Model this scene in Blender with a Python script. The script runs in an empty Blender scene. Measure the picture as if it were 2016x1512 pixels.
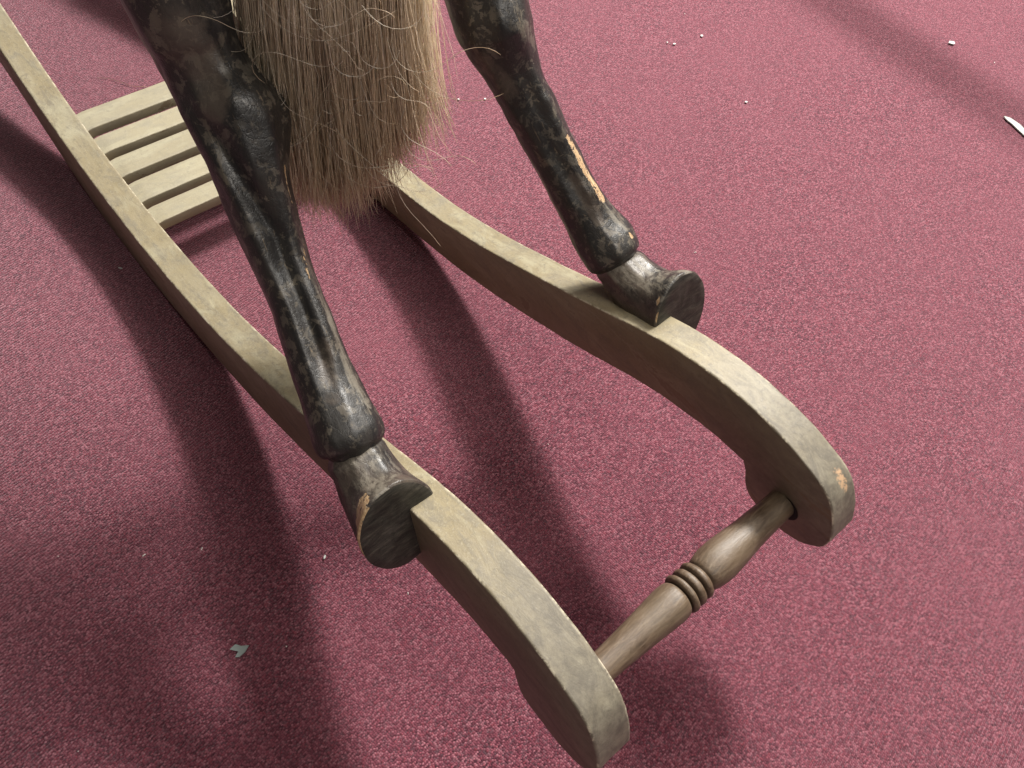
import bpy, bmesh, math, random
from mathutils import Vector, Matrix, noise

random.seed(7)
SC = bpy.context.scene
COL = SC.collection

# ------------------------------------------------------------------ camera
cam_d = bpy.data.cameras.new('camera')
cam = bpy.data.objects.new('camera', cam_d); COL.objects.link(cam)
cam_d.sensor_fit = 'HORIZONTAL'; cam_d.sensor_width = 36.0
cam_d.lens = 1521.769 / 2016 * 36.0
cam_d.clip_start = 0.02; cam_d.clip_end = 200
cr = Vector((0.64035, 0.76191, 0.09721)); cd = Vector((0.68191, -0.50569, -0.52847)); cf = Vector((-0.35348, 0.40469, -0.84337))
CAM = Vector((1.0586, -0.3544, 0.9971))
m = Matrix((( cr.x, -cd.x, -cf.x, CAM.x), (cr.y, -cd.y, -cf.y, CAM.y), (cr.z, -cd.z, -cf.z, CAM.z), (0, 0, 0, 1)))
cam.matrix_world = m
SC.camera = cam

# ------------------------------------------------------------------ world and lamps
w = bpy.data.worlds.new('World'); SC.world = w; w.use_nodes = True
bg = w.node_tree.nodes['Background']
bg.inputs[0].default_value = (1.0, 0.95, 0.90, 1); bg.inputs[1].default_value = 0.085

def lamp(name, loc, target, power, size, color):
    d = bpy.data.lights.new(name, 'AREA'); d.shape = 'RECTANGLE'; d.size = size[0]; d.size_y = size[1]; d.energy = power; d.color = color
    o = bpy.data.objects.new(name, d); COL.objects.link(o); o.location = loc
    o.rotation_euler = (Vector(target) - Vector(loc)).to_track_quat('-Z', 'Y').to_euler()
    return o
LDIR = Vector((-0.159, 0.606, 0.779))
for dx, pw, sx in ((0, 225, .52), (-.85, 55, .6), (.85, 55, .6)):          # one row of ceiling lamps
    k = lamp('ceiling_lamp', Vector((0.5 + dx, 0, 0)) + LDIR * 4.0, (0.5, 0.1, 0), pw, (sx, .40), (1.0, 0.97, 0.92))
    zz = (k.location - Vector((.5, .1, 0))).normalized(); xx = (Vector((1, 0, 0)) - zz * zz.x).normalized(); yy = zz.cross(xx)
    k.rotation_euler = Matrix((xx, yy, zz)).transposed().to_euler()
lamp('ceiling_fill', (-.2, 2.1, 2.8), (.3, 1.2, 0), 100, (1.6, 1.6), (1.0, 0.95, 0.88))  # soft overhead fill, added to brighten the far right of the carpet
lamp('room_fill', (2.1, .2, 3.3), (.6, .0, .2), 64, (1.3, 1.3), (1.0, 0.94, 0.86))  # soft fill added above to lift the legs, tail and shadows

SC.cycles.diffuse_bounces = 6
SC.view_settings.view_transform = 'Standard'; SC.view_settings.look = 'None'
SC.view_settings.exposure = 0.0; SC.view_settings.gamma = 1.0; SC.view_settings.use_curve_mapping = False

# ------------------------------------------------------------------ node helpers
class NT:
    def __init__(s, name):
        s.m = bpy.data.materials.new(name); s.m.use_nodes = True
        s.t = s.m.node_tree; s.n = s.t.nodes; s.l = s.t.links
        s.b = s.n['Principled BSDF']
    def node(s, typ, **kw):
        n = s.n.new(typ)
        for k, v in kw.items():
            if k == 'ins':
                for kk, vv in v.items():
                    s.put(n.inputs[kk], vv)
            else: setattr(n, k, v)
        return n
    def put(s, sock, v):
        if hasattr(v, 'is_linked') or hasattr(v, 'links'): s.l.new(v, sock)
        else: sock.default_value = v
    def coord(s, scale=(1, 1, 1), rot=(0, 0, 0), kind='Object'):
        c = s.node('ShaderNodeTexCoord'); mp = s.node('ShaderNodeMapping')
        s.l.new(c.outputs[kind], mp.inputs[0]); mp.inputs['Scale'].default_value = scale; mp.inputs['Rotation'].default_value = rot
        return mp.outputs[0]
    def noise(s, vec, scale, detail=4, rough=.55, dist=0.0, out=0):
        n = s.node('ShaderNodeTexNoise'); s.l.new(vec, n.inputs['Vector'])
        n.inputs['Scale'].default_value = scale; n.inputs['Detail'].default_value = detail
        n.inputs['Roughness'].default_value = rough; n.inputs['Distortion'].default_value = dist
        return n.outputs[out]
    def ramp(s, fac, stops):
        r = s.node('ShaderNodeValToRGB'); s.l.new(fac, r.inputs[0]); e = r.color_ramp.elements
        while len(e) < len(stops): e.new(.5)
        for i, (p, c) in enumerate(stops):
            e[i].position = p; e[i].color = c if len(c) == 4 else (*c, 1)
        return r.outputs[0]
    def mix(s, f, a, b, mode='MIX'):
        n = s.node('ShaderNodeMix', data_type='RGBA', blend_type=mode)
        s.put(n.inputs['Factor'], f)
        for k, v in (('A', a), ('B', b)):
            sock = [i for i in n.inputs if i.name == k and i.type == 'RGBA'][0]
            if isinstance(v, tuple) and len(v) == 3: v = (*v, 1)
            s.put(sock, v)
        return [o for o in n.outputs if o.type == 'RGBA'][0]
    def math(s, op, a, b=None, clamp=False):
        n = s.node('ShaderNodeMath', operation=op, use_clamp=clamp); s.put(n.inputs[0], a)
        if b is not None: s.put(n.inputs[1], b)
        return n.outputs[0]
    def attr(s, name):
        return s.node('ShaderNodeAttribute', attribute_name=name).outputs['Fac']
    def bump(s, h, strength, dist, prev=None):
        n = s.node('ShaderNodeBump'); s.put(n.inputs['Height'], h)
        n.inputs['Strength'].default_value = strength; n.inputs['Distance'].default_value = dist
        if prev is not None: s.l.new(prev, n.inputs['Normal'])
        return n.outputs[0]
    def finish(s, color, rough, normal=None, spec=.5, **kw):
        s.put(s.b.inputs['Base Color'], color if not (isinstance(color, tuple) and len(color) == 3) else (*color, 1))
        s.put(s.b.inputs['Roughness'], rough)
        s.b.inputs['Specular IOR Level'].default_value = spec
        if normal is not None: s.l.new(normal, s.b.inputs['Normal'])
        for k, v in kw.items(): s.put(s.b.inputs[k.replace('_', ' ')], v)
        return s.m
BW = lambda a, b: [(a, (0, 0, 0)), (b, (1, 1, 1))]

# ------------------------------------------------------------------ materials
def mat_carpet():
    t = NT('carpet_loops')
    ra = math.radians(-8.5)
    base = t.coord(rot=(0, 0, ra))
    wob = t.noise(base, 60, 2, out=1)
    # jitter the lattice of loops
    sub = t.node('ShaderNodeVectorMath', operation='SUBTRACT'); t.l.new(wob, sub.inputs[0]); sub.inputs[1].default_value = (.5, .5, .5)
    sc = t.node('ShaderNodeVectorMath', operation='SCALE'); t.l.new(sub.outputs[0], sc.inputs[0]); sc.inputs['Scale'].default_value = .0019
    add = t.node('ShaderNodeVectorMath', operation='ADD'); t.l.new(base, add.inputs[0]); t.l.new(sc.outputs[0], add.inputs[1])
    st = t.node('ShaderNodeVectorMath', operation='MULTIPLY'); t.l.new(add.outputs[0], st.inputs[0]); st.inputs[1].default_value = (470, 370, 1)
    vo = t.node('ShaderNodeTexVoronoi', voronoi_dimensions='2D', feature='F1'); t.l.new(st.outputs[0], vo.inputs['Vector'])
    vo.inputs['Scale'].default_value = 1.0; vo.inputs['Randomness'].default_value = .62
    sep = t.node('ShaderNodeSeparateColor'); t.l.new(vo.outputs['Color'], sep.inputs[0])
    fib = t.noise(base, 900, 3, .7)
    cellmix = t.math('ADD', t.math('MULTIPLY', sep.outputs[0], .70), t.math('MULTIPLY', fib, .38))
    col = t.ramp(cellmix, [(.14, (.028, .006, .012)), (.40, (.118, .025, .041)), (.66, (.178, .047, .067)), (.98, (.36, .150, .180))])
    # some fully red, some greyer loops
    red = t.math('GREATER_THAN', sep.outputs[1], .93)
    col = t.mix(t.math('MULTIPLY', red, .45), col, (.25, .042, .060))
    grey = t.math('LESS_THAN', sep.outputs[1], .17)
    col = t.mix(t.math('MULTIPLY', grey, .55), col, (.075, .045, .056))
    # tread wear in broad patches
    big = t.noise(base, 3.2, 6, .7)
    col = t.mix(t.ramp(big, BW(.35, .7)), col, t.mix(.5, col, (.180, .052, .072)))
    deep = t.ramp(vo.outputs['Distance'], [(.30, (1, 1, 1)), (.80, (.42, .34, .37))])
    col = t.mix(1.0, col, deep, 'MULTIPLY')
    rows = t.node('ShaderNodeTexWave', wave_type='BANDS', bands_direction='X', wave_profile='SIN')
    t.l.new(add.outputs[0], rows.inputs['Vector']); rows.inputs['Scale'].default_value = 470 / (2 * math.pi)
    h = t.math('SUBTRACT', 1.0, vo.outputs['Distance'])
    h = t.math('ADD', h, t.math('MULTIPLY', rows.outputs['Fac'], .3))
    h = t.math('ADD', h, t.math('MULTIPLY', fib, .5))
    nb = t.bump(h, .8, .0022)
    return t.finish(col, .92, nb, .12, Sheen_Weight=.38, Sheen_Roughness=.5, Sheen_Tint=(1.0, .70, .77, 1))

def mat_khaki(name='worn_khaki_paint', along='x', lift=0.0):
    """old khaki paint gone grey with handling, bare edges"""
    t = NT(name)
    c = t.coord(); cs = t.coord(scale=(.35, 1.0, 1.0) if along == 'x' else (1.0, .3, 1.0))
    n1 = t.noise(c, 11, 6, .65, .6); n2 = t.noise(cs, 48, 8, .75, .8); n3 = t.noise(c, 420, 3, .7); n4 = t.noise(cs, 26, 6, .7, .5); n5 = t.noise(c, 130, 6, .75)
    sk = t.coord(scale=(.10, 1.0, 1.0) if along == 'x' else (1.0, .08, 1.0)); n6 = t.noise(sk, 150, 5, .65, .3)
    col = t.ramp(n1, [(.28, (.195, .152, .080)), (.46, (.265, .216, .125)), (.60, (.275, .232, .148)), (.74, (.245, .215, .160))])
    col = t.mix(t.math('MULTIPLY', t.ramp(n6, BW(.46, .66)), .45), col, (.175, .142, .092))
    col = t.mix(t.math('MULTIPLY', t.ramp(n2, BW(.50, .62)), .60), col, (.150, .132, .102))
    col = t.mix(t.math('MULTIPLY', t.ramp(n4, BW(.50, .64)), .62), col, (.405, .370, .250))
    col = t.mix(t.math('MULTIPLY', t.ramp(n5, BW(.55, .63)), .55), col, (.130, .110, .080))
    col = t.mix(t.math('MULTIPLY', t.ramp(n3, BW(.56, .70)), .40), col, (.44, .405, .31))
    col = t.mix(.25, col, (.150, .136, .104))
    if lift: col = t.mix(lift, col, (.47, .435, .32))
    dark = t.attr('grime')
    dn = t.math('MULTIPLY', dark, t.ramp(t.math('ADD', t.math('MULTIPLY', n2, .6), t.math('MULTIPLY', n5, .4)), BW(.36, .58)))
    col = t.mix(t.math('MULTIPLY', dark, .6), col, (.185, .170, .140))
    col = t.mix(t.math('MULTIPLY', dn, .85, True), col, (.085, .072, .056))
    # shade of the side faces, painted in as a darker brown
    side = t.math('MULTIPLY', t.attr('flank_shade'), t.math('ADD', .36, t.math('MULTIPLY', t.ramp(n4, BW(.62, .42)), .46)), True)
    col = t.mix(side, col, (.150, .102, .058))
    e = t.attr('edge'); en = t.noise(c, 55, 6, .8)
    em = t.math('MULTIPLY', e, t.ramp(en, BW(.50, .58)))
    col = t.mix(t.math('MULTIPLY', e, .30), col, (.12, .09, .06))
    col = t.mix(em, col, (.50, .44, .33))
    bare = t.ramp(t.math('MULTIPLY', t.attr('bare'), t.math('ADD', .5, t.math('MULTIPLY', t.math('SUBTRACT', t.noise(c, 190, 5, .7), .5), 3.0))), BW(.22, .42))
    col = t.mix(bare, col, (.42, .275, .165))
    b1 = t.bump(n2, .35, .0016); b2 = t.bump(t.math('ADD', n3, n5), .30, .0007, b1)
    rough = t.math('ADD', .42, t.math('MULTIPLY', n2, .26))
    return t.finish(col, rough, b2, .4)

def mat_turned():
    t = NT('turned_spindle_wood')
    c = t.coord(scale=(1, .16, 1)); n1 = t.noise(c, 230, 7, .75, .8); n2 = t.noise(t.coord(), 14, 4); n3 = t.noise(t.coord(), 300, 3, .7)
    col = t.ramp(n1, [(.36, (.032, .018, .010)), (.48, (.080, .050, .030)), (.58, (.120, .082, .053)), (.70, (.21, .160, .112))])
    col = t.mix(t.math('MULTIPLY', t.ramp(n2, BW(.42, .66)), .6), col, (.120, .088, .056))
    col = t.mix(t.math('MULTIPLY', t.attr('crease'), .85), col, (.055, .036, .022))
    col = t.mix(t.math('MULTIPLY', t.ramp(n3, BW(.58, .70)), .5), col, (.09, .06, .04))
    b = t.bump(n1, .45, .0014); b = t.bump(n3, .2, .0005, b)
    return t.finish(col, t.math('ADD', .36, t.math('MULTIPLY', n1, .25)), b, .5)

def mat_leg():
    t = NT('worn_black_paint')
    c = t.coord()
    at = t.node('ShaderNodeAttribute', attribute_name='limb'); mp = t.node('ShaderNodeMapping'); t.l.new(at.outputs['Vector'], mp.inputs[0]); mp.inputs['Scale'].default_value = (1, 1, .13)
    lim = mp.outputs[0]
    n1 = t.noise(c, 16, 6, .68, .5); n2 = t.noise(c, 75, 7, .72, .4); n3 = t.noise(c, 260, 4, .7)
    st1 = t.noise(lim, 90, 6, .7, .5); st2 = t.noise(lim, 320, 4, .65, .3)
    st0 = t.noise(lim, 38, 5, .65, .6)
    n0 = t.math('ADD', t.math('MULTIPLY', n1, .4), t.math('MULTIPLY', st0, .6))
    col = t.ramp(n0, [(.34, (.016, .014, .013)), (.47, (.042, .037, .031)), (.57, (.078, .067, .054)), (.68, (.125, .106, .082))])
    col = t.mix(t.math('MULTIPLY', t.ramp(st1, BW(.50, .60)), .85), col, (.100, .084, .062))
    col = t.mix(t.math('MULTIPLY', t.ramp(n2, BW(.58, .63)), .30), col, (.120, .106, .085))
    col = t.mix(t.math('MULTIPLY', t.ramp(n2, BW(.46, .36)), .8), col, (.007, .007, .008))
    def rag(k, nn, am, lo, hi): return t.ramp(t.math('MULTIPLY', t.attr(k), t.math('ADD', .5, t.math('MULTIPLY', t.math('SUBTRACT', nn, .5), am))), BW(lo, hi))
    col = t.mix(t.math('MULTIPLY', rag('brown', n1, 2.4, .22, .70), .70), col, (.085, .066, .052))
    pale = rag('pale', t.math('ADD', t.math('MULTIPLY', st1, .5), t.math('MULTIPLY', n2, .5)), 5.0, .35, .75)
    col = t.mix(t.math('MULTIPLY', pale, .55), col, (.205, .180, .142))
    col = t.mix(t.math('MULTIPLY', t.ramp(st2, BW(.66, .72)), .45), col, (.21, .155, .095))
    bare = rag('bare', t.noise(c, 140, 5, .7), 2.0, .26, .34)
    grain = t.ramp(t.noise(lim, 420, 3), [(.3, (.24, .145, .075)), (.7, (.50, .36, .21))])
    col = t.mix(bare, col, grain)
    vo = t.node('ShaderNodeTexVoronoi', feature='DISTANCE_TO_EDGE')
    wv = t.node('ShaderNodeVectorMath', operation='MULTIPLY_ADD'); t.l.new(t.noise(c, 60, 4, out=1), wv.inputs[0]); wv.inputs[1].default_value = (.03, .03, .03); t.l.new(c, wv.inputs[2])
    t.l.new(wv.outputs[0], vo.inputs['Vector']); vo.inputs['Scale'].default_value = 48
    crack = t.ramp(vo.outputs['Distance'], BW(.0, .05))
    flakeh = t.ramp(n2, BW(.50, .56))
    hh = t.math('ADD', t.math('MULTIPLY', n2, 1.0), t.math('MULTIPLY', n3, .5))
    b = t.bump(hh, .22, .0020); b = t.bump(t.math('ADD', t.math('MULTIPLY', crack, .5), t.math('MULTIPLY', st1, 1.5)), .26, .0010, b); b = t.bump(flakeh, .14, .0007, b)
    b = t.bump(t.math('SUBTRACT', 1.0, bare), .8, .0009, b)
    rough = t.math('ADD', .31, t.math('MULTIPLY', t.ramp(st1, BW(.38, .66)), .28))
    return t.finish(col, rough, b, .5)

def mat_sole():
    t = NT('scuffed_dark_sole')
    c = t.coord(scale=(1, .25, 1), rot=(.5, 0, 0)); n = t.noise(c, 190, 5, .75, .4); n2 = t.noise(t.coord(), 40, 4)
    col = t.ramp(n, [(.35, (.012, .011, .009)), (.55, (.032, .029, .023)), (.75, (.090, .080, .062))])
    col = t.mix(t.math('MULTIPLY', t.ramp(n2, BW(.5, .68)), .35), col, (.10, .088, .075))
    return t.finish(col, .55, t.bump(n, .5, .0012), .35)

def mat_hair(name, lo, mid, hi):
    t = NT(name)
    k = t.attr('tint')
    col = t.ramp(k, [(0, lo), (.5, mid), (1, hi)])
    tip = t.attr('tip')
    col = t.mix(t.math('MULTIPLY', tip, .7), col, (.64, .49, .33))  # browner tips: hair tone plus warm carpet bounce painted in
    m_ = t.finish(col, .36, None, .6)
    tr = t.node('ShaderNodeBsdfTranslucent'); t.l.new(col, tr.inputs[0]); mx = t.node('ShaderNodeMixShader'); mx.inputs[0].default_value = .5
    t.l.new(t.b.outputs[0], mx.inputs[1]); t.l.new(tr.outputs[0], mx.inputs[2]); t.l.new(mx.outputs[0], t.n['Material Output'].inputs[0])
    return m_

def mat_flat(name, col, rough=.6):
    t = NT(name); n = t.noise(t.coord(), 300, 3)
    c = t.mix(t.math('MULTIPLY', n, .25), col, tuple(x * .7 for x in col))
    return t.finish(c, rough)

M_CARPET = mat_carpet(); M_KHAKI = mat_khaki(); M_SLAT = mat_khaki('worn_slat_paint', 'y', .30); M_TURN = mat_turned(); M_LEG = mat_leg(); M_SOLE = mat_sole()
M_HAIR = mat_hair('horse_hair', (.48, .42, .32), (.94, .885, .76), (.99, .97, .91))
M_STRAY = mat_hair('pale_stray_hair', (.42, .35, .26), (.58, .52, .43), (.78, .75, .68))
M_FLAKE = mat_flat('white_paint_flake', (.50, .52, .49)); M_GREYFLAKE = mat_flat('grey_paint_flake', (.20, .23, .22))
M_LINT = mat_flat('pale_lint', (.70, .66, .62), .8)

# ------------------------------------------------------------------ mesh helpers
def link(name, me, mat, parent=None, smooth=None):
    if mat is not None and not me.materials: me.materials.append(mat)
    o = bpy.data.objects.new(name, me); COL.objects.link(o); o.parent = parent
    if smooth is not None:
        for p in me.polygons: p.use_smooth = True
        me.set_sharp_from_angle(angle=math.radians(smooth))
    return o
def attr(me, name, vals):
    a = me.attributes.new(name, 'FLOAT', 'POINT'); a.data.foreach_set('value', vals)
def tag(o, label, cat, group=None, kind=None):
    o['label'] = label; o['category'] = cat
    if group: o['group'] = group
    if kind: o['kind'] = kind
def catmull(pts, n):
    """resample a list of tuples through a Catmull-Rom spline, n points per span"""
    out = []; P = [pts[0]] + list(pts) + [pts[-1]]; D = len(pts[0])
    for i in range(1, len(P) - 2):
        for k in range(n):
            u = k / n; a, b, c, d = P[i - 1], P[i], P[i + 1], P[i + 2]
            out.append(tuple(.5 * (2 * b[j] + (c[j] - a[j]) * u + (2 * a[j] - 5 * b[j] + 4 * c[j] - d[j]) * u * u + (3 * b[j] - a[j] - 3 * c[j] + d[j]) * u ** 3) for j in range(D)))
    out.append(tuple(pts[-1])); return out
def nz(x, y=0, z=0): return noise.noise(Vector((x, y, z)))

# ------------------------------------------------------------------ carpet
bm = bmesh.new()
S = 6.0
v = [bm.verts.new((x, y, 0)) for x, y in ((-S, -S), (S, -S), (S, S), (-S, S))]
bm.faces.new(v); me = bpy.data.meshes.new('carpet'); bm.to_mesh(me); bm.free()
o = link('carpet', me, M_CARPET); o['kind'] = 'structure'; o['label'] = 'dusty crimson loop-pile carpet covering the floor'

# ------------------------------------------------------------------ rocking horse
HORSE = bpy.data.objects.new('rocking_horse', None); COL.objects.link(HORSE); HORSE.location = (0.05, 0, 0)
tag(HORSE, 'antique rocking horse hindquarters with worn black legs, blond tail and khaki bow rockers', 'rocking horse')
HOFF = Vector(HORSE.location)

TOP = [(-.62, .270), (-.50, .216), (-.40, .178), (-.30, .147), (-.20, .121), (-.13, .107), (-.05, .095), (.03, .089), (.10, .0875), (.17, .0905), (.25, .099),
       (.32, .111), (.40, .129), (.50, .162), (.60, .2035), (.70, .2485), (.80, .2955), (.85, .3145), (.90, .3265), (.95, .3315), (1.0, .3285), (1.03, .3215),
       (1.054, .3135), (1.070, .302), (1.082, .286), (1.092, .267), (1.099, .248)]
ENDS = {'A': [(1.0985, .229), (1.090, .215), (1.076, .206), (1.055, .201), (1.03, .2025), (1.013, .205), (1.002, .211), (.993, .224), (.985, .239)],
        'B': [(1.0985, .226), (1.091, .212), (1.076, .196), (1.052, .187), (1.03, .187), (1.015, .190), (1.003, .195), (.993, .208), (.983, .232)]}
BOT = [(.976, .2415), (.96, .2405), (.93, .2375), (.90, .231), (.85, .2165), (.80, .196), (.75, .171), (.70, .1475), (.65, .127), (.60, .107), (.55, .088),
       (.50, .071), (.45, .057), (.40, .045), (.35, .035), (.30, .026), (.25, .018), (.20, .011), (.15, .006), (.10, .0025), (.05, .001), (.0, .0025), (-.05, .009),
       (-.10, .020), (-.15, .034), (-.20, .050), (-.25, .066), (-.30, .080), (-.40, .108), (-.50, .142), (-.62, .190)]
TH = .0415
def y_in(x, z): return .1716 - .0038 * x - .0621 * z      # inner face of the right rocker
def top_z(x):
    for (x0, z0), (x1, z1) in zip(TOP, TOP[1:]):
        if x0 <= x <= x1: return z0 + (z1 - z0) * (x - x0) / (x1 - x0)

def rocker(which):
    sgn = -1 if which == 'A' else 1
    t = catmull(TOP, 8); e = catmull([TOP[-1]] + ENDS[which], 6)[1:]; b = catmull(BOT, 6)
    prof = t + e + b
    # even spacing
    pts = [Vector((p[0], p[1])) for p in prof]; dense = [pts[0]]
    for p in pts[1:]:
        while (p - dense[-1]).length > .0055: dense.append(dense[-1] + (p - dense[-1]).normalized() * .005)
        if (p - dense[-1]).length > .003: dense.append(p)
    pts = dense; n = len(pts)
    if (pts[-1] - pts[0]).length < .003: pts.pop(); n -= 1
    nrm = []
    for i in range(n):
        a, c = pts[i - 1], pts[(i + 1) % n]; d = (c - a).normalized(); nrm.append(Vector((-d.y, d.x)))   # outward (clockwise walk)
    V = []; edge = []; grime = []; bare = []; flank_shade = []
    cols = 0
    for i, p in enumerate(pts):
        b1 = .0017 + .0013 * max(0, nz(i * .16, 3 * sgn)) + .0016 * max(0, nz(i * .7, 9 * sgn) - .25)
        b2 = .0017 + .0013 * max(0, nz(i * .16, 30 * sgn)) + .0016 * max(0, nz(i * .7, 50 * sgn) - .25)
        rows = [(b1, 0.0, 0), (b1 * .35, b1 * .35, 1), (0, b1, .35)] + [(0, TH * k / 12, 0) for k in range(1, 12)] + [(0, TH - b2, .35), (b2 * .35, TH - b2 * .35, 1), (b2, TH, 0)]
        cols = len(rows)
        for ins, dy, ed in rows:
            q = p - nrm[i] * ins
            yy = (y_in(q.x, q.y) + dy) * sgn
            amp = .0004 * nz(p.x * 40, p.y * 40, dy * 60 + 11 * sgn)
            q2 = q + nrm[i] * amp
            V.append(Vector((q2.x, yy, q2.y)) - HOFF); edge.append(ed)
            g = max(0, min(1, (p.x - .86) / .14)) if p.y > .2 else 0
            grime.append(g * .80 + .2 * max(0, min(1, (p.x - 1.03) / .05)) + .15 * max(0, nz(p.x * 6, 4 * sgn)))
            bb = 0
            if which == 'B': bb = max(0, 1 - ((p.x - 1.062) / .017) ** 2 - ((dy - .0265) / .0085) ** 2) if p.y > .28 else 0
            bare.append(bb); flank_shade.append(1.0 if (ins == b1 and dy == 0) or (dy == TH) else 0.0)
    F = []
    for i in range(n):
        j = (i + 1) % n
        for k in range(cols - 1):
            f = (i * cols + k, i * cols + k + 1, j * cols + k + 1, j * cols + k)
            F.append(f if sgn > 0 else f[::-1])
    s0 = [i * cols for i in range(n)]; s1 = [i * cols + cols - 1 for i in range(n)]
    F.append(s0[::-1] if sgn > 0 else s0); F.append(s1 if sgn > 0 else s1[::-1])
    me = bpy.data.meshes.new('rocker'); me.from_pydata([tuple(x) for x in V], [], F); me.update()
    bm = bmesh.new(); bm.from_mesh(me); bmesh.ops.recalc_face_normals(bm, faces=bm.faces); bm.to_mesh(me); bm.free()
    for nm, vals in (('edge', edge), ('grime', grime), ('bare', bare), ('flank_shade', flank_shade)): attr(me, nm, vals)
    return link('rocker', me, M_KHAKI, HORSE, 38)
RA = rocker('A'); RB = rocker('B')
RA['label'] = 'khaki bow rocker under the hoof with the exposed wood chip'
RB['label'] = 'khaki bow rocker with a bare wood scar on its curled end'

# slats of the standing board, let into the rockers
SL = [(-.131, -.092), (-.074, -.038), (-.021, .020), (.038, .083), (.100, .138)]
def slat(x0, x1, k):
    rnd = random.Random(k)
    bm = bmesh.new()
    L = .1716 - .006 + .018
    V = []; nx, ny = 6, 40
    thick = .017
    rows = []
    prof = []
    for u in range(nx + 1): prof.append((x0 + (x1 - x0) * u / nx, 0))
    b = .0013
    ring = [(x0, -thick), (x0, -b), (x0 + b * .4, -b * .3), (x0 + b, 0)] + [(x0 + (x1 - x0) * u / nx, 0) for u in range(1, nx)] + [(x1 - b, 0), (x1 - b * .4, -b * .3), (x1, -b), (x1, -thick)]
    loops = []
    for j in range(ny + 1):
        y = -L + 2 * L * j / ny; lp = []
        for (x, dz) in ring:
            zt = top_z(max(x0, min(x1, x))) + (.0004 if abs(y) < .164 else -.0012)
            wob = .0007 * nz(x * 30 + k * 7, y * 9) if dz > -.01 else 0
            ex = .0004 * nz(y * 30, k * 5 + (1 if x > (x0 + x1) / 2 else 0))
            lp.append(bm.verts.new(Vector((x + ex, y, zt + dz + wob)) - HOFF))
        loops.append(lp)
    R = len(ring)
    for a, c in zip(loops, loops[1:]):
        for r in range(R): bm.faces.new((a[r], a[(r + 1) % R], c[(r + 1) % R], c[r]))
    bm.faces.new(loops[0]); bm.faces.new(loops[-1][::-1])
    bmesh.ops.recalc_face_normals(bm, faces=bm.faces)
    me = bpy.data.meshes.new('slat'); bm.to_mesh(me); bm.free()
    nv = len(me.vertices); ed = ([0, 0, .3, .1] + [0] * (nx - 1) + [.1, .3, 0, 0]) * (ny + 1)
    attr(me, 'edge', ed[:nv]); attr(me, 'grime', [.1 * rnd.random()] * nv); attr(me, 'bare', [0.0] * nv); attr(me, 'flank_shade', (([1.0, 1.0, .3, 0] + [0.0] * (nx - 1) + [0, .3, 1.0, 1.0]) * (ny + 1))[:nv])  # slat sides painted darker so the gaps look shaded
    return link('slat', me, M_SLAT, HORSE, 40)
for k, (a, b) in enumerate(SL): slat(a, b, k)

# turned spindle
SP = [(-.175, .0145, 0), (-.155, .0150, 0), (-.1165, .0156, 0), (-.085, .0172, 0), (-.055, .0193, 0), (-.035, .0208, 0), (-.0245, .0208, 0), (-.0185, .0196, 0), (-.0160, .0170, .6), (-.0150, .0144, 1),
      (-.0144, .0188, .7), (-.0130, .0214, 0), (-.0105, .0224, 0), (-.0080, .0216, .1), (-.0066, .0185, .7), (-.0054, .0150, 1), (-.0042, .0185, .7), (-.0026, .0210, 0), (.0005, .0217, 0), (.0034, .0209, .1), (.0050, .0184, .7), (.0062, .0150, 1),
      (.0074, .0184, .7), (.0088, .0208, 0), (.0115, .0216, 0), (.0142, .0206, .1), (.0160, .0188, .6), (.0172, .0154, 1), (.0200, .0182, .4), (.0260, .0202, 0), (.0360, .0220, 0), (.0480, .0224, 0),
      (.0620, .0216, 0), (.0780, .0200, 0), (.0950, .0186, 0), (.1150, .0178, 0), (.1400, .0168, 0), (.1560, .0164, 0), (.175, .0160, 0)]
def spindle():
    pr = catmull(SP, 3); NS = 56; V = []; cr_ = []; F = []
    for i, (y, r, c) in enumerate(pr):
        for k in range(NS):
            a = 2 * math.pi * k / NS
            rr = r * (1 + .012 * nz(math.cos(a) * 2 + 4, math.sin(a) * 2, y * 25)) + .00025 * nz(math.cos(a) * 9, math.sin(a) * 9, y * 130)
            if -.016 < y < .018: rr += .0007 * min(0, nz(a * 5, y * 300) + .1)
            V.append(Vector((1.037 + rr * math.cos(a), y, .234 + rr * math.sin(a))) - HOFF); cr_.append(max(0, min(1, c)))
    n = len(pr)
    for i in range(n - 1):
        for k in range(NS):
            F.append((i * NS + k, (i + 1) * NS + k, (i + 1) * NS + (k + 1) % NS, i * NS + (k + 1) % NS))
    me = bpy.data.meshes.new('spindle'); me.from_pydata([tuple(x) for x in V], [], F); me.update(); attr(me, 'crease', cr_)
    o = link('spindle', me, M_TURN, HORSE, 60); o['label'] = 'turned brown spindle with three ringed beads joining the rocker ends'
spindle()

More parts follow.
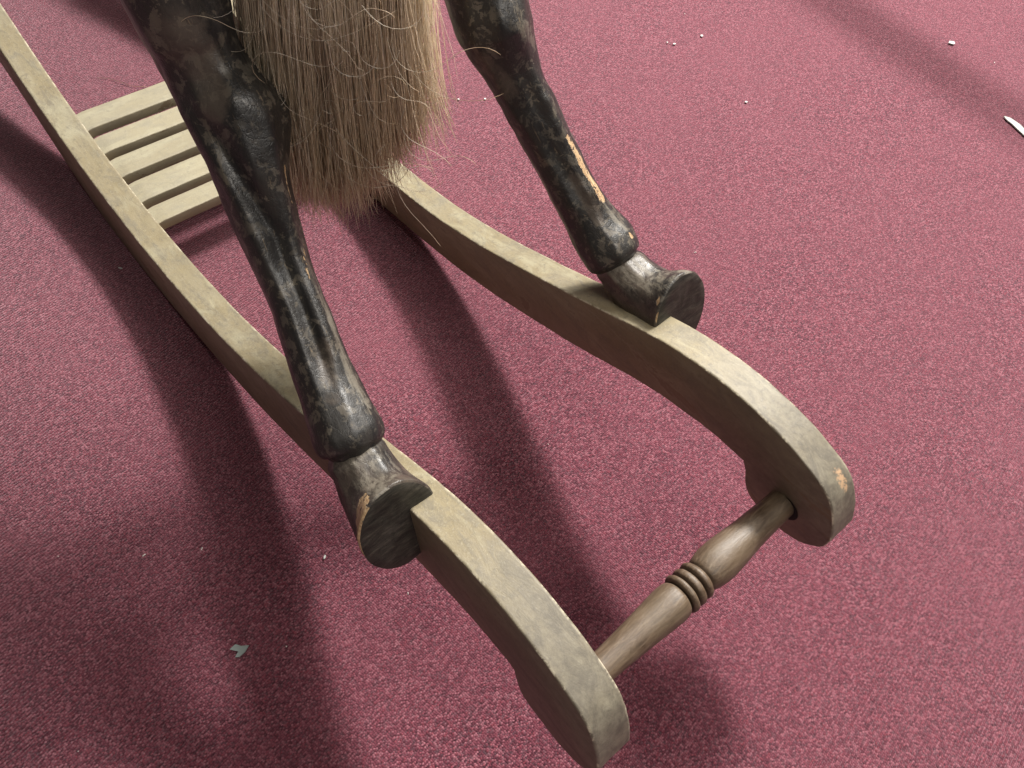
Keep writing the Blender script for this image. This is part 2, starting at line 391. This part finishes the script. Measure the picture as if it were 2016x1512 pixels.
# ------------------------------------------------------------------ legs
LEG_L = [(.27, -.12, .90, .095), (.315, -.128, .82, .082), (.36, -.134, .74, .064), (.398, -.139, .66, .050), (.4322, -.1411, .5774, .0419), (.4404, -.1395, .5525, .0393), (.452, -.1381, .5284, .0393), (.4744, -.1397, .5116, .0402), (.4941, -.1423, .4917, .0394),
         (.5156, -.1478, .4728, .0367), (.5339, -.1535, .4498, .0332), (.5536, -.1591, .4272, .0302), (.5763, -.1646, .4067, .0274), (.6053, -.17, .3912, .0258), (.6295, -.1757, .3734, .0272),
         (.6547, -.1816, .3541, .0288), (.6828, -.1875, .3378, .0313), (.7096, -.1933, .3261, .0340), (.7260, -.1965, .3185, .0348), (.7335, -.198, .3135, .0325), (.7365, -.199, .3110, .0270), (.7400, -.2, .3085, .024)]
LEG_R = [(.27, .12, .90, .095), (.325, .128, .82, .082), (.375, .134, .74, .064), (.425, .138, .66, .049), (.475, .139, .58, .042), (.5089, .1402, .5228, .0408), (.5192, .1429, .5071, .0372), (.529, .1474, .4902, .0333), (.5393, .1519, .4731, .0306), (.5508, .1563, .4565, .0293),
         (.5636, .1607, .4406, .0287), (.5765, .1651, .4239, .028), (.5896, .1694, .4066, .0276), (.6035, .1739, .3895, .0277), (.618, .1785, .3721, .028), (.6335, .1831, .3554, .0289),
         (.6495, .1876, .3385, .0299), (.6673, .192, .3235, .0330), (.6843, .1962, .3120, .0362), (.6985, .1975, .3030, .0350), (.7045, .199, .2990, .0315), (.7070, .199, .2975, .0265), (.7100, .20, .295, .024)]
PAINT = {
 'L': [('brown', (.4745, -.156, .5719), (.4997, -.1588, .5416), .016), ('brown', (.44, -.15, .61), (.4745, -.156, .5719), .022), ('bare', (.5439, -.1293, .4891), (.5593, -.135, .4639), .0028), ('bare', (.5349, -.1277, .5053), (.5439, -.1293, .4891), .0018),
       ('bare', (.5832, -.1419, .4312), (.6106, -.1558, .4195), .0016), ('pale', (.5832, -.1419, .4312), (.6908, -.1664, .3619), .0075), ('pale', (.6908, -.1664, .3619), (.7184, -.1688, .3491), .009),
       ('bare', (.686, -.1655, .3655), (.6925, -.1668, .3610), .0012), ('brown', (.6618, -.1772, .3844), (.7035, -.1954, .3652), .009), ('pale', (.522, -.1381, .5289), (.530, -.135, .515), .008)],
 'R': [('bare', (.6147, .1765, .4300), (.6326, .1840, .4075), .0060), ('bare', (.6326, .1840, .4075), (.6654, .1960, .3710), .0078), ('bare', (.7076, .2058, .3392), (.709, .207, .335), .0038), ('brown', (.6365, .1694, .3914), (.677, .1788, .3558), .008),
       ('pale', (.6641, .1909, .369), (.700, .204, .345), .0055), ('brown', (.5354, .1089, .5029), (.5597, .126, .4747), .012), ('pale', (.5517, .1455, .5333), (.545, .150, .522), .012)],
 'hL': [('pale', (.745, -.2, .33), (.80, -.2, .345), .030), ('brown', (.74, -.2, .30), (.82, -.206, .292), .075), ('bare', (.8111, -.2342, .3224), (.8215, -.2469, .2934), .0085), ('bare', (.797, -.229, .329), (.8111, -.2342, .3224), .0120), ('pale', (.7613, -.1865, .327), (.772, -.190, .331), .011), ('pale', (.7656, -.2155, .3241), (.7945, -.1836, .3317), .013)],
 'hR': [('pale', (.73, .19, .32), (.79, .2, .335), .034), ('brown', (.72, .2, .30), (.81, .206, .292), .075), ('pale', (.7763, .1986, .3351), (.782, .203, .334), .0070), ('pale', (.7367, .2031, .3164), (.733, .1817, .309), .009), ('pale', (.75, .212, .325), (.79, .215, .340), .008), ('bare', (.7905, .1749, .3254), (.8026, .1668, .3065), .0024)]}

def blob(P, items, kind):
    s = 0.0
    for k, a, b, r in items:
        if k != kind: continue
        a = Vector(a); b = Vector(b); ab = b - a; L2 = ab.length_squared
        u = 0 if L2 == 0 else max(0, min(1, (P - a).dot(ab) / L2))
        d = (P - (a + ab * u)).length / r
        s = max(s, max(0.0, min(1.0, (1.25 - d) / .5)))
    return s

def leg(side):
    st = LEG_L if side == 'L' else LEG_R
    sgn = -1 if side == 'L' else 1
    pr = catmull(st, 7); NS = 64; V = []; W = []; LB = []; run = 0.0
    n = len(pr)
    for i, (x, y, z, r) in enumerate(pr):
        c = Vector((x, y, z)); a = Vector(pr[max(0, i - 13)][:3]); b = Vector(pr[min(n - 1, i + 13)][:3]); T = (b - a).normalized()
        view = (c - Vector((1.06, sgn * .35 if side == 'L' else -.35, 1.0))).normalized()
        U = T.cross(view).normalized(); D = U.cross(T).normalized()     # U across the limb, D towards the back of it
        zz = z; run += 0 if i == 0 else (c - Vector(pr[i - 1][:3])).length
        hock = math.exp(-((zz - .513) / .028) ** 2); gof = .12 - (1.0 * max(0, min(1, (zz - .425) / .095)) if side == 'L' else 0); shin = max(0, min(1, ((.530 if side == 'L' else .48) - zz) / .035)) * max(0, min(1, (zz - .335) / .02)); fet = math.exp(-((zz - .318) / .02) ** 2)
        for k in range(NS):
            ph = 2 * math.pi * k / NS; cu, su = math.cos(ph), math.sin(ph)
            dep = 1.08 + .12 * shin
            # faceted, hand-carved section; a groove runs down the cannon between bone and sinew
            rad = 1.0 + .02 * math.cos(3 * ph + 1) * shin
            for off, dp, wd in ((gof, .27 if side == 'L' else .10, .30), (3.0, .12, .30)):
                dph = math.atan2(math.sin(ph - (-math.pi / 2 + off)), math.cos(ph - (-math.pi / 2 + off)))
                rad -= dp * shin * math.exp(-(dph / wd) ** 2)
            dph = math.atan2(math.sin(ph + math.pi / 2 - .75), math.cos(ph + math.pi / 2 - .75))
            rad += .10 * shin * math.exp(-(dph / .3) ** 2)
            dph = math.atan2(math.sin(ph + math.pi / 2 - .5), math.cos(ph + math.pi / 2 - .5))
            rad += .24 * hock * math.exp(-(dph / .50) ** 2)
            dsU = (.25 * math.exp(-((zz - .503) / .017) ** 2) - .10 * math.exp(-((zz - .555) / .028) ** 2)) * max(0, cu) ** 2 * (1 if side == 'L' else .15) - .09 * math.exp(-((zz - .462) / .016) ** 2) * max(0, cu) ** 2
            hol = math.exp(-((zz - .60) / .05) ** 2); dph = math.atan2(math.sin(ph + math.pi / 2 - .45), math.cos(ph + math.pi / 2 - .45)); rad -= .16 * hol * math.exp(-(dph / .30) ** 2)
            fc = math.cos(math.pi / 9) / math.cos(((ph + .2 * math.sin(zz * 30)) % (2 * math.pi / 9)) - math.pi / 9); rad *= 1 + (fc - 1) * .8 + .02
            q = c + U * (r * cu * (1 if abs(cu) < .9 else 1)) * (1 + (rad - 1) * .3 + dsU) + D * (r * su * dep * rad)
            nn = nz(q.x * 26, q.y * 26, q.z * 26) * .0016 + nz(q.x * 80, q.y * 80, q.z * 80) * .0006
            q += (q - c).normalized() * nn
            W.append(q.copy()); V.append(q - HOFF); LB += [cu * .03, su * .03, run]
    F = []
    for i in range(n - 1):
        for k in range(NS): F.append((i * NS + k, i * NS + (k + 1) % NS, (i + 1) * NS + (k + 1) % NS, (i + 1) * NS + k))
    F.append(tuple(range((n - 1) * NS, n * NS)))
    me = bpy.data.meshes.new('leg'); me.from_pydata([tuple(v) for v in V], [], F); me.update()
    bm = bmesh.new(); bm.from_mesh(me); bmesh.ops.recalc_face_normals(bm, faces=bm.faces); bm.to_mesh(me); bm.free()
    for kd in ('bare', 'pale', 'brown'): attr(me, kd, [blob(p, PAINT[side], kd) for p in W])
    va = me.attributes.new('limb', 'FLOAT_VECTOR', 'POINT'); va.data.foreach_set('vector', LB)
    o = link('leg', me, M_LEG, HORSE, 70)
    # hoof: loft from the pastern to the flat sole
    e = st[-1]; N = Vector(e[:3])
    T0 = (Vector(st[-1][:3]) - Vector(st[-4][:3])).normalized()
    Csole = Vector((.822, sgn * .206, .292)) if side == 'L' else Vector((.808, sgn * .207, .292))
    Yv = Vector((0, 1, 0)); nS = Vector((.94, 0, .34)); vS = Vector((-.34, 0, .94))
    v0 = T0.cross(Yv).normalized(); v0 = -v0 if v0.z < 0 else v0
    rings = [(-.12, .022, .022), (0.0, .0300, .0300), (.10, .0310, .0325), (.25, .0325, .0365), (.45, .0355, .0415), (.68, .0385, .046), (.88, .042, .0525), (.965, .0435, .055), (.985, .0432, .0548), (1.0, .0420, .0535)]
    HV = []; HW = []; NS = 72
    rs = catmull(rings, 4)
    for (s, ra0, rb0) in rs:
        sm = max(0, min(1, s)); k = sm * sm * (3 - 2 * sm)
        c = N.lerp(Csole, s) + Vector((0, 0, -.010 * math.sin(math.pi * sm)))
        vv = v0.lerp(vS, k).normalized(); yy = Yv
        for q in range(NS):
            ph = 2 * math.pi * q / NS
            cc, ss = math.cos(ph), math.sin(ph)
            fc = 1 + (math.cos(math.pi / 8) / math.cos(((ph + .35) % (2 * math.pi / 8)) - math.pi / 8) - 1) * .75 * max(0, 1 - s * .9) + .012
            ra_, rb = (ra0 * fc, rb0 * fc)
            P = c + yy * (ra_ * cc) + vv * (rb * ss * (1 if ss > 0 else 1.02))
            P += (P - c).normalized() * (nz(P.x * 30 + 5, P.y * 30, P.z * 30) * .0018 + nz(P.x * 110, P.y * 110, P.z * 110) * .0007) * (1 if s < .99 else .5)
            HW.append(P.copy()); HV.append(P - HOFF)
    n = len(rs); F = []
    for i in range(n - 1):
        for q in range(NS): F.append((i * NS + q, i * NS + (q + 1) % NS, (i + 1) * NS + (q + 1) % NS, (i + 1) * NS + q))
    base = (n - 1) * NS; cen = Vector((0, 0, 0))
    for q in range(NS): cen += HV[base + q] / NS
    prev = base
    for sc_ in (.8, .5, .2):
        start = len(HV)
        for q in range(NS):
            P = cen + (HV[base + q] - cen) * sc_ + nS * (.0006 * nz(q * .3, sc_ * 9) - .0012 * (1 - sc_))
            HV.append(P); HW.append(P + HOFF)
        for q in range(NS): F.append((prev + q, prev + (q + 1) % NS, start + (q + 1) % NS, start + q))
        prev = start
    F.append(tuple(prev + q for q in range(NS)))
    me = bpy.data.meshes.new('hoof'); me.from_pydata([tuple(v) for v in HV], [], F); me.update()
    bm = bmesh.new(); bm.from_mesh(me); bmesh.ops.recalc_face_normals(bm, faces=bm.faces); bm.to_mesh(me); bm.free()
    for kd in ('bare', 'pale', 'brown'): attr(me, kd, [blob(p, PAINT['h' + side], kd) for p in HW])
    LB = []
    for p in HW: LB += [p.y, p.z, p.x]
    va = me.attributes.new('limb', 'FLOAT_VECTOR', 'POINT'); va.data.foreach_set('vector', LB)
    me.materials.append(M_LEG); me.materials.append(M_SOLE)
    for i, p in enumerate(me.polygons):
        if i >= (n - 1) * NS: p.material_index = 1
    h = link('hoof', me, None, o, 50)
    return o, h
lL, hL = leg('L'); lR, hR = leg('R')
lL['label'] = 'black hind leg crossing in front of the slatted board'; lR['label'] = 'black hind leg with a long strip of bare wood'
hL['label'] = 'black hoof with a tan wood chip beside the sole'; hR['label'] = 'black hoof with a pale scrape above the sole'

# ------------------------------------------------------------------ rump and barrel (above the frame, carries legs and tail)
def body():
    V = []; F = []; NS = 40
    st = [(.47, .90, .02, .02), (.455, .91, .07, .07), (.42, .915, .115, .115), (.35, .92, .15, .15), (.25, .925, .165, .165), (.12, .935, .150, .150), (-.05, .935, .150, .155), (-.22, .94, .160, .170), (-.36, .95, .165, .185), (-.48, .97, .14, .16), (-.55, .99, .08, .10), (-.57, 1.0, .02, .03)]
    pr = catmull(st, 4)
    for (x, z, a, b) in pr:
        for k in range(NS):
            ph = 2 * math.pi * k / NS
            V.append(Vector((x, a * math.cos(ph), z + b * math.sin(ph))) - HOFF)
    n = len(pr)
    for i in range(n - 1):
        for k in range(NS): F.append((i * NS + k, i * NS + (k + 1) % NS, (i + 1) * NS + (k + 1) % NS, (i + 1) * NS + k))
    F.append(tuple(range(NS))[::-1]); F.append(tuple(range((n - 1) * NS, n * NS)))
    me = bpy.data.meshes.new('body'); me.from_pydata([tuple(v) for v in V], [], F); me.update()
    bm = bmesh.new(); bm.from_mesh(me); bmesh.ops.recalc_face_normals(bm, faces=bm.faces); bm.to_mesh(me); bm.free()
    for kd in ('bare', 'pale', 'brown'): attr(me, kd, [0.0] * len(me.vertices))
    va = me.attributes.new('limb', 'FLOAT_VECTOR', 'POINT')
    link('body', me, M_LEG, HORSE, 60)
body()

# ------------------------------------------------------------------ tail
ER = Vector((.643, .766, 0)); ED = Vector((-.766, .643, 0))
def strands(name, mat, data, parent):
    """data: list of (points, radius, tint) -> one mesh of thin three-sided strands"""
    V = []; F = []; ti = []; tp = []
    for pts, r, tint in data:
        n = len(pts); b0 = len(V)
        for i, p in enumerate(pts):
            T = (pts[min(n - 1, i + 1)] - pts[max(0, i - 1)]).normalized()
            A = T.cross(Vector((.3, .9, .1))).normalized(); B = T.cross(A)
            rr = r * (1 if i < n - 1 else .3)
            for k in range(3):
                a = 2.0944 * k; V.append(tuple(p + (A * math.cos(a) + B * math.sin(a)) * rr - HOFF)); ti.append(tint); tp.append((i / (n - 1)) ** 2.2)
        for i in range(n - 1):
            for k in range(3):
                F.append((b0 + i * 3 + k, b0 + i * 3 + (k + 1) % 3, b0 + (i + 1) * 3 + (k + 1) % 3, b0 + (i + 1) * 3 + k))
    me = bpy.data.meshes.new(name); me.from_pydata(V, [], F); me.update(); attr(me, 'tint', ti); attr(me, 'tip', tp)
    return link(name, me, mat, parent, 80)
ZE = [(-1.2, .384), (-1.0, .380), (-.6, .370), (-.3, .366), (0, .374), (.25, .396), (.5, .430), (.8, .456), (1.1, .472)]
def zend(a):
    for (a0, z0), (a1, z1) in zip(ZE, ZE[1:]):
        if a <= a1: return z0 + (z1 - z0) * (max(a, a0) - a0) / (a1 - a0)
    return ZE[-1][1]
TC = Vector((.4920, -.029, 0)); DOCK = Vector((.465, 0, .975))
def tail():
    rnd = random.Random(3); data = []
    clumps = [(rnd.uniform(-1, 1), rnd.uniform(-1, 1)) for _ in range(260)]
    for i in range(7600):
        while True:
            a, d = rnd.uniform(-1, 1), rnd.uniform(-1, 1)
            if a * a + d * d < 1: break
        q = min(clumps, key=lambda c: (c[0] - a) ** 2 + (c[1] - d) ** 2); pull = rnd.uniform(.0, .55)
        a2, d2 = a + (q[0] - a) * pull, d + (q[1] - d) * pull
        if a > .45 and rnd.random() < (a - .45) * 1.1: continue
        ze = zend(a2) + rnd.gauss(0, .011) + (rnd.random() ** 4) * .13 - .012 * d2 + .010 * nz(q[0] * 9, q[1] * 9) - (.03 * rnd.random() if rnd.random() < .05 else 0)
        ns = 12; pts = []; ph = rnd.uniform(0, 6.28); wa = rnd.uniform(.0006, .0035) * (3 if rnd.random() < .10 else 1); wf = rnd.uniform(12, 45)
        sx, sy = rnd.gauss(0, .013), rnd.gauss(0, .013)
        root = DOCK + ER * (a * .022) + ED * (d * .022)
        for k in range(ns + 1):
            u = k / ns; z = root.z + (ze - root.z) * (1 - (1 - u) ** 1.25)
            h = (root.z - z) / (root.z - .345)
            sp = min(1, max(0, h)) ** .55
            aa, dd = a + (a2 - a) * h, d + (d2 - d) * h
            rx, ry = .022 + (.107 - .022) * sp, .022 + (.056 - .022) * sp
            c = Vector((DOCK.x, DOCK.y, 0)).lerp(TC, min(1, h * 1.6))
            p = c + ER * (aa * rx) + ED * (dd * ry) + Vector((0, 0, z))
            p += ER * (wa * math.sin(wf * z + ph) + sx * u ** 5) + ED * (wa * math.cos(wf * z * 1.1 + ph) + sy * u ** 5)
            pts.append(p)
        tint = max(0, min(1, rnd.gauss(.50, .30) + .18 * nz(q[0] * 3, q[1] * 3 + 7)))
        data.append((pts, rnd.uniform(.00020, .00036), tint))
    t = strands('tail', M_HAIR, data, HORSE); t['kind'] = 'stuff'; t['label'] = 'hanging blond horsehair tail with a ragged brown end'
    # loose pale hairs curling over the tail
    data = []
    for i in range(46):
        a = rnd.uniform(-.8, .65); z0 = rnd.uniform(.45, .66)
        p = TC + ER * (a * .100) - ED * (.058 * math.sqrt(max(.1, 1 - a * a)) + rnd.uniform(.0, .012)) + Vector((0, 0, z0))
        ang = rnd.gauss(-1.57, .42); k1 = rnd.gauss(0, 12); k2 = rnd.gauss(0, 60) ; pts = []; ln = rnd.uniform(.05, .17); ns = 22
        for s in range(ns + 1):
            pts.append(p.copy()); ds = ln / ns
            ang += (k1 + k2 * math.sin(s * .25)) * ds
            p = p + (ER * math.cos(ang) + Vector((0, 0, 1)) * math.sin(ang)) * ds - ED * rnd.uniform(-.0004, .0006)
        data.append((pts, rnd.uniform(.00016, .00028), rnd.random()))
    s = strands('stray_hair', M_STRAY, data, t); s['kind'] = 'stuff'; s['label'] = 'loose pale hairs curling over the tail'
tail()

# ------------------------------------------------------------------ bits on the carpet
def flake(name, outline, loc, rot, h, mat, curl=.0):
    V = []; n = len(outline)
    for zt in (0, 1):
        for (x, y) in outline:
            V.append((x, y, h * .35 * (1 - zt) * 0 + zt * h + curl * (x * x + y * y) * 1000 * .001))
    F = [tuple(range(n))[::-1], tuple(range(n, 2 * n))] + [(i, (i + 1) % n, n + (i + 1) % n, n + i) for i in range(n)]
    me = bpy.data.meshes.new(name); me.from_pydata(V, [], F); me.update()
    o = link(name, me, mat); o.location = loc; o.rotation_euler = (0, 0, rot); return o
def poly(rx, ry, n, seed, rough=.25):
    r = random.Random(seed); return [(rx * math.cos(6.283 * k / n) * (1 + r.uniform(-rough, rough)), ry * math.sin(6.283 * k / n) * (1 + r.uniform(-rough, rough))) for k in range(n)]
FL = [('paint_flake', poly(.0085, .0055, 9, 1), (.539, 1.546, .003), .9, 'broad white paint flake beside the shadow edge near the far corner', M_FLAKE),
      ('paint_flake', [(-.036, .006), (-.024, .013), (0, .011), (.016, .004), (.034, -.001), (.044, -.014), (.022, -.015), (.004, -.009), (-.012, -.003), (-.026, .000)], (.792, 1.408, .003), .05, 'long curved white paint flake cut off by the picture edge', M_FLAKE),
      ('paint_flake', poly(.0040, .0022, 5, 3), (.185, .971, .002), 1.2, 'small white wedge-shaped flake with a tiny crumb next to it', M_FLAKE),
      ('paint_flake', poly(.0030, .0040, 6, 4), (.198, 1.047, .002), .2, 'small white flake farthest from the tail in the upper middle', M_FLAKE),
      ('paint_flake', poly(.0016, .0016, 6, 5), (.1725, .961, .002), 0, 'tiny white crumb beside the wedge-shaped flake', M_FLAKE),
      ('paint_flake', poly(.0030, .0020, 7, 6), (.405, .958, .002), .9, 'small oval white flake alone right of the bare black leg', M_FLAKE),
      ('paint_flake', poly(.0026, .0018, 6, 7), (.0745, .462, .002), .5, 'small white flake just right of the tail', M_FLAKE),
      ('paint_flake', poly(.0022, .0022, 6, 8), (.102, .507, .002), .5, 'small white flake against the black leg right of the tail', M_FLAKE),
      ('paint_flake', [(-.012, -.001), (-.007, .006), (.000, .005), (.009, .007), (.007, -.001), (.002, -.008), (-.003, -.009), (-.001, -.002)], (.7356, -.3898, .002), .75, 'grey torn paint flake lying in the shade beside the rocker', M_GREYFLAKE),
      ('paint_flake', poly(.0013, .0028, 6, 10), (.6994, -.2464, .002), .6, 'thin white flake below the chipped hoof', M_FLAKE),
      ('paint_flake', poly(.0010, .0036, 6, 11), (.1047, -.2389, .002), -.9, 'thin white sliver in the rocker shadow by the slats', M_FLAKE)]
for nm, ol, loc, rot, lab, mt in FL:
    f = flake(nm, ol, loc, rot, .0018, mt); tag(f, lab, 'paint flake', 'paint flakes on the carpet')

# lint and specks of dust: nobody could count them
rnd = random.Random(12); V = []; F = []
for i in range(60):
    x, y = rnd.uniform(-.9, 1.5), rnd.uniform(-.7, 2.0); s = rnd.uniform(.0004, .0009) ; a = rnd.uniform(0, 3.14); l = s * rnd.choice((1, 1, 1.5, 3))
    b0 = len(V); ca, sa = math.cos(a), math.sin(a)
    for (u, v_, z) in ((-l, -s, .001), (l, -s, .001), (l, s, .001), (-l, s, .001), (0, 0, .0028)):
        V.append((x + u * ca - v_ * sa, y + u * sa + v_ * ca, z))
    F += [(b0, b0 + 1, b0 + 4), (b0 + 1, b0 + 2, b0 + 4), (b0 + 2, b0 + 3, b0 + 4), (b0 + 3, b0, b0 + 4)]
me = bpy.data.meshes.new('lint'); me.from_pydata(V, [], F); me.update()
o = link('lint', me, M_LINT); tag(o, 'pale specks of lint scattered over the carpet', 'lint', kind='stuff')

# ------------------------------------------------------------------ unseen rail stand, added to cast the shadow in the far corner
def box(name, lo, hi, mat, parent, off):
    bm = bmesh.new(); bmesh.ops.create_cube(bm, size=1)
    for v in bm.verts:
        v.co = Vector([(lo[i] + hi[i]) / 2 + v.co[i] * (hi[i] - lo[i]) for i in range(3)]) - off
    bmesh.ops.bevel(bm, geom=list(bm.edges), offset=.004, segments=2, affect='EDGES')
    me = bpy.data.meshes.new(name); bm.to_mesh(me); bm.free(); return link(name, me, mat, parent, 40)
BN = bpy.data.objects.new('shadow_stand', None); COL.objects.link(BN); BN.location = (-.45, 1.72, 0); bo = Vector(BN.location)
tag(BN, 'unseen wooden rail stand added to cast the shadow in the far corner', 'rail stand')
M_SHADOW_STAND = mat_flat('shadow_stand_wood', (.30, .20, .12), .5)
box('rail', (-.95, 1.695, .885), (.72, 1.750, .92), M_SHADOW_STAND, BN, bo)
for x in (-.85, -.12):
    box('post', (x, 1.705, .03), (x + .045, 1.75, .879), M_SHADOW_STAND, BN, bo)
    box('foot', (x - .01, 1.58, 0), (x + .055, 1.87, .0295), M_SHADOW_STAND, BN, bo)

# one shed hair lying on the carpet between the rockers
hp = catmull([(-.3442, -.0701, .002), (-.3304, -.054, .003), (-.3075, -.0402, .0035), (-.2875, -.0281, .003), (-.2739, -.0068, .002)], 8)
HV_ = [Vector(p) + HOFF for p in hp]
o = strands('shed_hair', M_STRAY, [(HV_, .00045, .3)], None)
tag(o, 'single shed pale hair on the carpet behind the slatted board', 'hair')

# flat dark disc behind each spindle end, painted as the shade in its hole
M_SOCKET_SHADE = mat_flat('dark_socket_shade', (.012, .009, .007), .9)
for sg, rk in ((1, RB), (-1, RA)):
    V = []; n = 28; cx, cz = 1.0405, .2325
    for i in range(n):
        a = 2 * math.pi * i / n; rr = .0192 * (1 + .06 * nz(i * .6, 3 * sg)); x, z = cx + rr * math.cos(a), cz + rr * math.sin(a)
        V.append(tuple(Vector((x, sg * (y_in(x, z) - .0006), z)) - HOFF))
    me = bpy.data.meshes.new('socket'); me.from_pydata(V, [], [tuple(range(n))]); me.update()
    link('socket', me, M_SOCKET_SHADE, rk)
